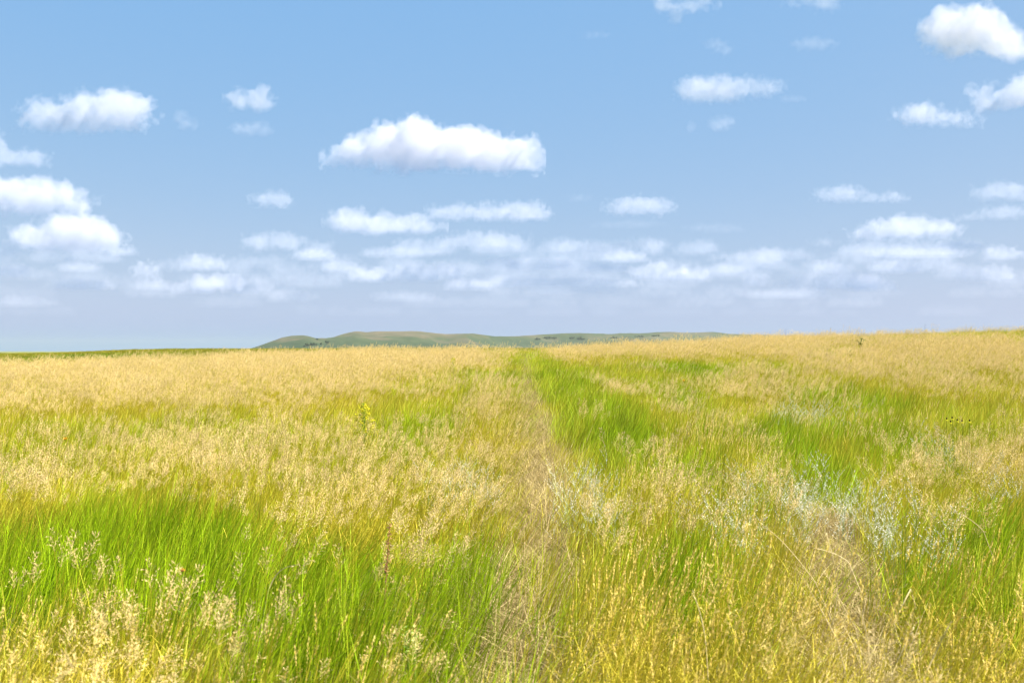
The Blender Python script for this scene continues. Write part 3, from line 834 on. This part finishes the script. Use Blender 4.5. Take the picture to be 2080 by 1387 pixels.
# bent and fallen straw stems across the right rut
def bent_stems():
    mb = MB(); g = np.random.default_rng(71)
    L = [((1556, 1072), (1600, 1112), (1655, 1182)), ((1652, 1112), (1690, 1122), (1722, 1140)), ((1678, 1085), (1690, 1130), (1698, 1180)), ((1680, 1170), (1706, 1220), (1735, 1272)),
         ((1746, 1240), (1756, 1275), (1762, 1310)), ((1845, 1290), (1820, 1340), (1812, 1350)), ((1920, 1280), (1895, 1330), (1875, 1372)), ((1412, 1215), (1425, 1260), (1433, 1310)), ((1737, 1150), (1715, 1185), (1700, 1205)),
         ((593, 1148), (566, 1162), (547, 1196)), ((1940, 1040), (1970, 1055), (1996, 1078)), ((1820, 1250), (1835, 1220), (1848, 1195)), ((1640, 1190), (1668, 1240), (1700, 1300))]
    for a, b, c in L:
        hs_ = (.66, .62, .5)
        pts = []
        x0, y0 = at(*b, .62)
        for q, hh in zip((a, b, c), (.70, .62, .52)):
            d = ray(*q); P = CAM + d * y0 * (1 + g.uniform(-.01, .01)); pts.append(P)
        fine = []
        for t in np.linspace(0, 1, 8):
            fine.append(pts[0] * (1 - t) ** 2 + (2 * pts[1] - .5 * pts[0] - .5 * pts[2]) * 2 * t * (1 - t) + pts[2] * t * t)
        # carry the low end on down into the sward
        end = pts[2] + (pts[2] - pts[1]) * .8 + np.array([0, 0, -.12]); fine.append(end)
        mb.tube(fine, [.0016] * 3 + [.0022] * 6, 5, g.uniform())
        tip = fine[0]; up = (fine[0] - fine[1]); up /= np.linalg.norm(up)
        seed_head(mb, g, tip - up * .02, up, .06, 'spike', .8)
    o = mb.build('fallen_stems', M['laid_plain'])
    tag(o, 'long pale straw stems bent over and leaning across the grass near the right rut', 'straw', kind='stuff')
M['laid_plain'] = mat_simple('bent_straw', (.50, .40, .18), (.66, .54, .28), .1, inst=False)
bent_stems()

# two birds far off in the sky
def bird(px, py, dist, span, label):
    o = empty('bird', tuple(CAM + ray(px, py) * dist)); tag(o, label, 'bird', 'birds far off in the sky')
    b = MB()
    b.tube([(0, -.16, 0), (0, -.10, .01), (0, .02, .0), (0, .12, .0), (0, .17, .01)], [.012, .045, .055, .03, .008], 7, .5)
    for s in (-1, 1):
        b.ribbon([np.array([0, .0, .02]), np.array([s * span * .25, .02, .07]), np.array([s * span * .5, -.05, .03])], [.14, .11, .02], np.array([0, 1, 0]), .5)
    b.quad((-.03, .15, 0), (.03, .15, 0), (.05, .26, 0), (-.05, .26, 0), (1,) * 4, .5)
    b.build('body', M['feather'], o)
bird(1685, 472.5, 230, .5, 'tiny dark bird gliding just above the low cloud on the right')
bird(1239, 318, 300, .3, 'tiny dark bird in the clear sky right of the big central cloud')

# ------------------------------------------------------------------ clouds: closed shells filled with droplets, lit by the sun and the sky
def surface_nets(Fd, iso):
    """vertices and quads of the level set of a 3-D array"""
    S = Fd > iso
    nx, ny, nz = S.shape
    c = np.zeros((nx - 1, ny - 1, nz - 1), np.int8)
    for a in (0, 1):
        for b in (0, 1):
            for d in (0, 1):
                c += S[a:nx - 1 + a, b:ny - 1 + b, d:nz - 1 + d]
    act = (c > 0) & (c < 8)
    idx = -np.ones(act.shape, np.int64); idx[act] = np.arange(act.sum())
    I = np.argwhere(act)
    if len(I) == 0: return None
    acc = np.zeros((len(I), 3)); cnt = np.zeros(len(I))
    corners = [(a, b, d) for a in (0, 1) for b in (0, 1) for d in (0, 1)]
    for i in range(8):
        for j in range(i + 1, 8):
            A, B = np.array(corners[i]), np.array(corners[j])
            if np.abs(A - B).sum() != 1: continue
            fa = Fd[tuple((I + A).T)] - iso; fb = Fd[tuple((I + B).T)] - iso
            k = (fa > 0) != (fb > 0)
            t = np.where(k, fa / np.where(k, fa - fb, 1), 0)
            acc += np.where(k[:, None], A + (B - A) * t[:, None], 0); cnt += k
    Vv = I + acc / cnt[:, None]
    quads = []
    for ax in range(3):
        sl0 = [slice(None)] * 3; sl1 = [slice(None)] * 3
        sl0[ax] = slice(0, -1); sl1[ax] = slice(1, None)
        o1, o2 = [q for q in range(3) if q != ax]
        ch = S[tuple(sl0)] != S[tuple(sl1)]
        E = np.argwhere(ch)
        E = E[(E[:, o1] > 0) & (E[:, o2] > 0) & (E[:, o1] < S.shape[o1] - 1) & (E[:, o2] < S.shape[o2] - 1)]
        if len(E) == 0: continue
        def cell(d1, d2):
            q = E.copy(); q[:, o1] -= d1; q[:, o2] -= d2
            return idx[tuple(q.T)]
        Q = np.stack([cell(1, 1), cell(0, 1), cell(0, 0), cell(1, 0)], -1)
        ins = S[tuple(E.T)]
        if ax == 1: ins = ~ins
        Q[~ins] = Q[~ins][:, ::-1]
        quads.append(Q)
    return Vv, np.concatenate(quads)

_cloudmats = {}
def cloud_mat(sig, col=(.80, .79, .81)):
    key = float('%.2g' % sig)
    if (key, col) in _cloudmats: return _cloudmats[key, col]
    m, nt, ns, ls = new_mat('cloud_vapour')
    v = N(nt, 'ShaderNodeVolumePrincipled')
    v.inputs['Color'].default_value = (*col, 1); v.inputs['Density'].default_value = key; v.inputs['Anisotropy'].default_value = .0
    o = N(nt, 'ShaderNodeOutputMaterial'); ls.new(v.outputs[0], o.inputs['Volume'])
    _cloudmats[key, col] = m
    return m

def cloud(puffs, base, seed, label=None, thick=1., cell=None, amp=1., name='cloud', dist=None, soft=1., group='cumulus clouds', col=(.80, .79, .81)):
    """puffs: (px, py, rx, ry) in photo pixels; base: row of its flat underside"""
    pf = np.array(puffs, float)
    if cell is None: cell = 2.3 if np.median(pf[:, 3]) < 18 else 3.2
    D = dist or float(np.clip(2300.0 / math.tan(max((HOR - base) / F, .05)), 5000, 19000))
    k = D / F
    w = np.minimum(pf[:, 2], pf[:, 3] * 1.6)                       # depth radius
    pad = 14
    u0, u1 = (pf[:, 0] - pf[:, 2]).min() - pad, (pf[:, 0] + pf[:, 2]).max() + pad
    v0, v1 = (pf[:, 1] - pf[:, 3]).min() - pad, max((pf[:, 1] + pf[:, 3]).max(), base) + pad
    g = np.random.default_rng(seed)
    wz = g.uniform(-.35, .35, len(pf)) * w
    d0, d1 = (wz - w).min() - pad, (wz + w).max() + pad
    cu = np.arange(u0, u1, cell); cv = np.arange(v0, v1, cell); cd = np.arange(d0, d1, cell * 1.35)
    Ux, Uy, Uz = np.meshgrid(cu, cv, cd, indexing='ij')
    acc = np.zeros(Ux.shape); kk = 7.0
    for (px, py, rx, ry), ww, zz in zip(pf, w, wz):
        q = np.sqrt(((Ux - px) / rx) ** 2 + ((Uy - py) / ry) ** 2 + ((Uz - zz) / ww) ** 2)
        sd = (1 - q) * min(rx, ry, ww)
        acc += np.exp(np.clip(sd / kk, -30, 20))
    f = kk * np.log(acc + 1e-12)
    hgt = np.median(pf[:, 3])
    s1 = max(hgt * .8, 7)
    amp = amp * (1.45 if hgt < 16 else 1.2 if hgt < 24 else 1.)
    n1 = fbm(Ux / s1, Uy / s1, Uz / s1, 5, seed, .54) - .5
    bil = 1 - np.abs(2 * fbm(Ux / (s1 * .5) + 5, Uy / (s1 * .5), Uz / (s1 * .5), 3, seed + 50, .5) - 1) - .72     # rounded billows
    f = f + amp * (hgt * 2.1 * n1 + hgt * .55 * bil) - hgt * .05
    f = np.minimum(f, (base - Uy) * .8 + 2 + hgt * .45 * n1)       # flat, slightly ragged underside
    f[0], f[-1], f[:, 0], f[:, -1], f[:, :, 0], f[:, :, -1] = [-9] * 6
    levels = [(0., .0036), (2.2 * soft, .0062), (6.0 * soft, .0088)]
    V_, Q_, m_, mats = [], [], [], []
    n = 0
    for li, (iso, sg) in enumerate(levels):
        r = surface_nets(f, iso)
        if r is None: continue
        Vv, Q = r
        V_.append(Vv); Q_.append(Q + n); n += len(Vv); m_ += [len(mats)] * len(Q)
        mats.append(cloud_mat(sg * thick / k, col))
    if not V_: 
        print('EMPTY CLOUD', label); return None
    Vv = np.concatenate(V_); Q = np.concatenate(Q_)
    uc, vc = (u0 + u1) / 2, base
    # true metres: right, away, up, about the cloud's own base point; its plane faces its own line of sight
    U_ = cu[0] + Vv[:, 0] * cell; Vw = cv[0] + Vv[:, 1] * cell; W_ = cd[0] + Vv[:, 2] * cell * 1.35
    cen = CAM + ray(uc, vc) * D
    Pm = np.stack([(U_ - uc) * k, W_ * k, (vc - Vw) * k], -1)
    me = bpy.data.meshes.new(name)
    me.from_pydata(Pm.tolist(), [], Q.tolist())
    # each shell must be its own substance, so give equal ones a hair of difference
    for m in mats: me.materials.append(m)
    me.polygons.foreach_set('material_index', np.array(m_, np.int32))
    me.polygons.foreach_set('use_smooth', np.ones(len(Q), bool))
    me.update()
    o = link(bpy.data.objects.new(name, me)); o.location = tuple(cen)
    if label: tag(o, label, 'cloud', group)
    return o

CL = [
 # big central cloud
 (dict(puffs=[(690, 322, 28, 14), (735, 305, 45, 30), (790, 295, 55, 42), (842, 275, 42, 36), (850, 300, 70, 45), (905, 300, 60, 36), (960, 305, 60, 38), (1010, 315, 45, 34), (1060, 312, 34, 32), (880, 330, 130, 18), (1075, 335, 25, 14)], base=346, thick=1.15),
  'largest white cumulus cloud in the middle of the sky, flat grey base'),
 (dict(puffs=[(70, 228, 32, 18), (120, 230, 40, 22), (165, 215, 40, 26), (235, 215, 55, 34), (280, 220, 34, 28), (180, 250, 100, 18), (150, 240, 90, 18)], base=268, thick=.75),
  'wide white cloud on the upper left with two humps'),
 (dict(puffs=[(485, 198, 24, 20), (530, 194, 22, 20), (510, 208, 40, 13)], base=221, thick=.7), 'small notched white cloud above the faint one, right of the wide upper left cloud'),
 (dict(puffs=[(490, 260, 22, 11), (522, 262, 30, 12)], base=274, thick=.28), 'faint small cloud directly below the small notched cloud'),
 (dict(puffs=[(365, 240, 16, 17), (388, 252, 16, 10)], base=262, thick=.25), 'faint ragged wisp touching nothing, right of the wide upper left cloud'),
 (dict(puffs=[(-20, 300, 30, 40), (20, 322, 50, 16), (68, 322, 30, 16)], base=338, thick=.5), 'thin cloud at the left edge, tapering to the right above the grey based one'),
 (dict(puffs=[(-10, 395, 70, 34), (60, 390, 60, 28), (110, 400, 50, 30), (150, 410, 34, 26), (30, 425, 110, 18)], base=440, thick=.8), 'long flat topped cloud cut by the left edge, grey underside'),
 (dict(puffs=[(70, 480, 45, 24), (130, 465, 50, 32), (175, 470, 48, 32), (215, 485, 36, 24), (140, 495, 90, 20)], base=512, thick=.95), 'domed bright cloud low at the left with billowing top'),
 (dict(puffs=[(530, 408, 24, 13), (562, 404, 22, 15), (580, 410, 16, 12)], base=423, thick=.55), 'small lone cloud between the left clouds and the central bank'),
 (dict(puffs=[(705, 452, 42, 26), (765, 458, 50, 24), (830, 460, 50, 20), (870, 464, 32, 12)], base=474, thick=.75), 'cloud with a peaked left end below the largest cloud'),
 (dict(puffs=[(905, 433, 34, 13), (960, 433, 45, 15), (1020, 434, 50, 16), (1075, 432, 42, 20)], base=449, thick=.75), 'long narrow cloud like a rolled strip below the largest cloud'),
 (dict(puffs=[(1265, 421, 36, 14), (1305, 415, 45, 16), (1345, 426, 24, 13)], base=440, thick=.65), 'compact cloud standing alone right of the rolled strip cloud'),
 (dict(puffs=[(1240, 457, 30, 5), (1300, 455, 48, 8)], base=464, thick=.18), 'thin veil directly under the compact lone cloud'),
 (dict(puffs=[(1178, 402, 24, 9)], base=411, thick=.18), 'faint thin smear left of and above the compact lone cloud'),
 (dict(puffs=[(1410, 180, 34, 23), (1460, 180, 50, 24), (1520, 178, 45, 15), (1565, 178, 24, 8), (1440, 196, 40, 12)], base=206, thick=.55), 'ragged elongated white cloud high right of centre, tapering right'),
 (dict(puffs=[(1612, 200, 30, 7)], base=206, thick=.3), 'small flat sliver under the tail of the ragged elongated cloud'),
 (dict(puffs=[(1404, 256, 12, 12), ], base=268, thick=.25), 'tiny faint puff, left one of the two below the ragged elongated cloud'),
 (dict(puffs=[(1455, 256, 18, 12), (1478, 246, 18, 10)], base=268, thick=.32), 'tiny puff with a raised right end below the ragged elongated cloud'),
 (dict(puffs=[(1350, 5, 18, 20), (1375, 32, 14, 18), (1410, 8, 50, 11)], base=50, thick=.45), 'torn white wisp cut by the top edge, shaped like a hook'),
 (dict(puffs=[(1640, 0, 40, 10), (1680, 4, 24, 16)], base=22, thick=.3), 'faint cloud scrap cut by the top edge, right of the torn wisp'),
 (dict(puffs=[(1450, 88, 20, 10), (1475, 103, 14, 9)], base=115, thick=.28), 'small faint slanting wisp above the ragged elongated cloud'),
 (dict(puffs=[(1212, 70, 34, 8)], base=80, thick=.18), 'faint flat wisp high in the centre, left of the torn wisp'),
 (dict(puffs=[(1640, 88, 28, 11), (1672, 88, 28, 9)], base=102, thick=.22), 'faint stretched wisp high on the right, beside the large two peaked cloud'),
 (dict(puffs=[(1880, 55, 22, 10), (1930, 58, 48, 48), (1985, 60, 50, 48), (2030, 90, 50, 28), (2075, 105, 40, 28), (2090, 130, 30, 20), (1960, 90, 60, 20)], base=112, thick=.9), 'large bright cloud in the upper right with two peaks'),
 (dict(puffs=[(1985, 190, 20, 12), (2015, 210, 30, 18), (2060, 195, 45, 28), (2100, 180, 40, 30)], base=224, thick=.7), 'cloud cut by the right edge, below the large two peaked one'),
 (dict(puffs=[(1850, 236, 34, 16), (1880, 226, 28, 20), (1930, 240, 40, 14), (1970, 250, 26, 8)], base=257, thick=.7), 'white cloud with a pointed hump and long right tail'),
 (dict(puffs=[(1690, 396, 34, 12), (1720, 393, 28, 14), (1760, 406, 34, 6), (1815, 402, 26, 11)], base=411, thick=.6), 'low cloud on the right in two lumps joined by a thread'),
 (dict(puffs=[(2010, 392, 34, 16), (2060, 388, 45, 20)], base=408, thick=.4), 'pale cloud at the right edge above the bright low bank'),
 (dict(puffs=[(1770, 475, 40, 16), (1815, 462, 45, 20), (1865, 465, 55, 22), (1920, 468, 38, 16)], base=490, thick=.85), 'bright broad cloud low on the right with a level base'),
 (dict(puffs=[(1675, 492, 30, 10)], base=500, thick=.4), 'small low cloud just left of the bright broad low cloud'),
 (dict(puffs=[(1985, 442, 34, 9), (2050, 430, 50, 14)], base=446, thick=.45), 'flat cloud at the right edge, beside the top of the bright broad low cloud'),
 (dict(puffs=[(1470, 524, 34, 8), (1515, 522, 30, 10), (1565, 518, 38, 18)], base=535, thick=.5), 'low cloud right of centre with a raised right lump'),
 (dict(puffs=[(1430, 462, 40, 8), (1480, 465, 34, 8)], base=474, thick=.15), 'very faint veil between the compact lone cloud and the right side'),
 (dict(puffs=[(525, 492, 34, 18), (585, 492, 45, 18)], base=512, thick=.45), 'pale double cloud left of the peaked one, top of the low bank'),
 (dict(puffs=[(935, 492, 50, 14), (990, 490, 50, 18), (1040, 492, 34, 12)], base=506, thick=.5), 'pale arched cloud just under the rolled strip cloud'),
 (dict(puffs=[(1150, 500, 34, 11), (1210, 506, 40, 10), (1320, 496, 40, 14), (1265, 500, 30, 8)], base=514, thick=.4), 'broken pale cloud below the compact lone cloud'),
]
if True:
    for i, (kw, lab) in enumerate(CL):
        cloud(seed=1000 + 37 * i, label=lab, **kw)
    # the far bank low over the horizon, layer behind layer
    g = np.random.default_rng(5)
    rows = [(516, .34, 13), (532, .30, 12), (549, .30, 13), (566, .26, 12), (582, .22, 11), (602, .18, 10), (622, .13, 9), (640, .08, 8)]
    objs = []
    for ri, (by, th, rh) in enumerate(rows):
        px = -60.0
        while px < 2140:
            wdt = g.uniform(30, 130)
            skip = g.uniform() < .42
            if not skip and not (by < 530 and (60 < px < 230 or 1480 < px < 1600)):
                pf = []
                q = px
                while q < px + wdt:
                    r = g.uniform(.5, 1.5) * rh; pf.append((q, by + g.uniform(-2, 2) - r * .7, r * g.uniform(1.2, 2.2), r)); q += r * 1.9
                o = cloud(pf, by + 2, 4000 + ri * 97 + int(px) % 90, None, th * g.uniform(.4, .85), 2.6, 1., 'far_clouds', 17000 + 1500 * ri, col=(.94, .91, .93))
                if o: objs.append(o)
            px += wdt + g.uniform(0, 60)
    for qi, (cx, cy, rx, ry) in enumerate([(810, 515, 75, 10), (775, 560, 70, 15), (870, 555, 70, 20), (1020, 537, 36, 11), (1095, 538, 70, 13), (1130, 575, 150, 9), (1345, 553, 60, 20), (1400, 560, 40, 15),
            (1540, 570, 30, 14), (1470, 550, 36, 11), (1690, 575, 90, 20), (1770, 580, 50, 14), (1870, 515, 100, 10), (1690, 545, 40, 12), (1830, 545, 60, 12), (2000, 560, 60, 16), (2040, 515, 40, 14), (1950, 500, 50, 8),
            (410, 536, 46, 16), (390, 585, 40, 14), (440, 580, 50, 18), (510, 582, 42, 18), (295, 552, 30, 16), (160, 545, 42, 9), (170, 578, 60, 14), (590, 604, 44, 12), (15, 552, 40, 12), (40, 615, 70, 10), (310, 580, 36, 10),
            (690, 545, 36, 12), (640, 520, 40, 10), (950, 582, 50, 10), (1230, 545, 50, 10), (1270, 525, 44, 9), (250, 512, 30, 8), (1600, 600, 80, 8), (1180, 590, 90, 8), (820, 605, 60, 9)]):
        pf = [(cx - rx + rx * 2 * t, cy + g.uniform(-.3, .2) * ry, rx * g.uniform(.22, .42), ry * g.uniform(.55, 1.05)) for t in np.linspace(.12, .88, 5)]
        o = cloud(pf, cy + ry * .8, 6000 + 31 * qi, None, .62 * g.uniform(.7, 1.2) * (1 if cy < 590 else .55), 2.4, 1., 'far_clouds', 15500 + 40 * (cy - 500), col=(.90, .875, .895))
        if o: objs.append(o)
    # one object: nobody could count them
    V_, Q_, mi, mats, n = [], [], [], [], 0
    base_loc = np.array(objs[0].location)
    for o in objs:
        me = o.data; off = np.array(o.location) - base_loc
        co = np.empty(len(me.vertices) * 3, np.float32); me.vertices.foreach_get('co', co)
        V_.append(co.reshape(-1, 3) + off)
        q = np.empty(len(me.loops), np.int32); me.loops.foreach_get('vertex_index', q); Q_.append(q.reshape(-1, 4) + n); n += len(me.vertices)
        k = np.empty(len(me.polygons), np.int32); me.polygons.foreach_get('material_index', k)
        mp = []
        for m in me.materials:
            if m not in mats: mats.append(m)
            mp.append(mats.index(m))
        mi.append(np.array(mp)[k])
        bpy.data.objects.remove(o)
    me = bpy.data.meshes.new('far_clouds'); me.from_pydata(np.concatenate(V_).tolist(), [], np.concatenate(Q_).tolist())
    for m in mats: me.materials.append(m)
    me.polygons.foreach_set('material_index', np.concatenate(mi).astype(np.int32)); me.update()
    fc = link(bpy.data.objects.new('far_clouds', me)); fc.location = tuple(base_loc)
    tag(fc, 'pale broken bank of small clouds low over the whole horizon', 'clouds', kind='stuff')

# ------------------------------------------------------------------ haze
def haze():
    mb = MB()
    x0, x1, y0, y1, z0, z1 = -6600, 6600, -80, 8600, -30, 90
    c = [(x0, y0, z0), (x1, y0, z0), (x1, y1, z0), (x0, y1, z0), (x0, y0, z1), (x1, y0, z1), (x1, y1, z1), (x0, y1, z1)]
    me = bpy.data.meshes.new('haze')
    me.from_pydata(c, [], [(0, 3, 2, 1), (4, 5, 6, 7), (0, 1, 5, 4), (1, 2, 6, 5), (2, 3, 7, 6), (3, 0, 4, 7)])
    m, nt, ns, ls = new_mat('haze_air')
    v = N(nt, 'ShaderNodeVolumePrincipled'); v.inputs['Color'].default_value = (.58, .64, .62, 1); v.inputs['Density'].default_value = HAZE; v.inputs['Anisotropy'].default_value = .2
    o = N(nt, 'ShaderNodeOutputMaterial'); ls.new(v.outputs[0], o.inputs['Volume'])
    me.materials.append(m)
    ob = link(bpy.data.objects.new('haze', me)); tag(ob, 'thin blue summer haze in the air over the prairie', 'haze', kind='stuff')
HAZE = 6.2e-5
haze()

# ------------------------------------------------------------------ light
w = bpy.data.worlds.new('World'); SC.world = w; w.use_nodes = True
nt = w.node_tree; nt.nodes.clear()
sky = nt.nodes.new('ShaderNodeTexSky'); sky.sky_type = 'NISHITA'; sky.sun_disc = False
sky.sun_elevation = R(SUN_EL); sky.sun_rotation = R(SUN_AZ)
sky.altitude = 0; sky.air_density = .7; sky.dust_density = 1.5; sky.ozone_density = 3.0
bg = nt.nodes.new('ShaderNodeBackground'); bg.inputs[1].default_value = .0755
out = nt.nodes.new('ShaderNodeOutputWorld')
tint = mixc(nt, 1.0, mixc(nt, 1.0, sky.outputs[0], (.68, .30, .02), 'MULTIPLY'), (.45, 1.78, 3.82), 'ADD')
nt.links.new(tint, bg.inputs[0]); nt.links.new(bg.outputs[0], out.inputs[0])

sl = bpy.data.lights.new('sun', 'SUN'); sl.energy = 5.0; sl.angle = R(.53); sl.color = (1, .955, .88)
so = link(bpy.data.objects.new('sun', sl))
# the lamp shines along its -Z: point it down from the sun's place
az, el = R(SUN_AZ), R(SUN_EL)
sd = np.array([math.sin(az) * math.cos(el), math.cos(az) * math.cos(el), math.sin(el)])
from mathutils import Vector
so.rotation_euler = Vector(sd).to_track_quat('Z', 'Y').to_euler()
so.location = (0, -20, 40)

# ------------------------------------------------------------------ camera
cd = bpy.data.cameras.new('camera'); cd.sensor_width = 36; cd.lens = 36 * F / 2080; cd.clip_start = .1; cd.clip_end = 60000
cd.dof.use_dof = True; cd.dof.focus_distance = 14; cd.dof.aperture_fstop = 4.0
co = link(bpy.data.objects.new('camera', cd)); co.location = tuple(CAM)
co.rotation_euler = (R(90) + math.atan((HOR - 693.5) / F), 0, 0)
SC.camera = co

# ------------------------------------------------------------------ render settings
vs = SC.view_settings; vs.view_transform = 'Standard'; vs.look = 'None'; vs.exposure = 1.5; vs.gamma = 1; vs.use_curve_mapping = False
cy = SC.cycles
cy.max_bounces = 14; cy.diffuse_bounces = 4; cy.glossy_bounces = 2; cy.transmission_bounces = 4; cy.volume_bounces = 8; cy.transparent_max_bounces = 8
cy.caustics_reflective = False; cy.caustics_refractive = False
cy.use_denoising = True; cy.denoising_prefilter = "ACCURATE"
cy.sample_clamp_indirect = 8; cy.filter_width = 1.3
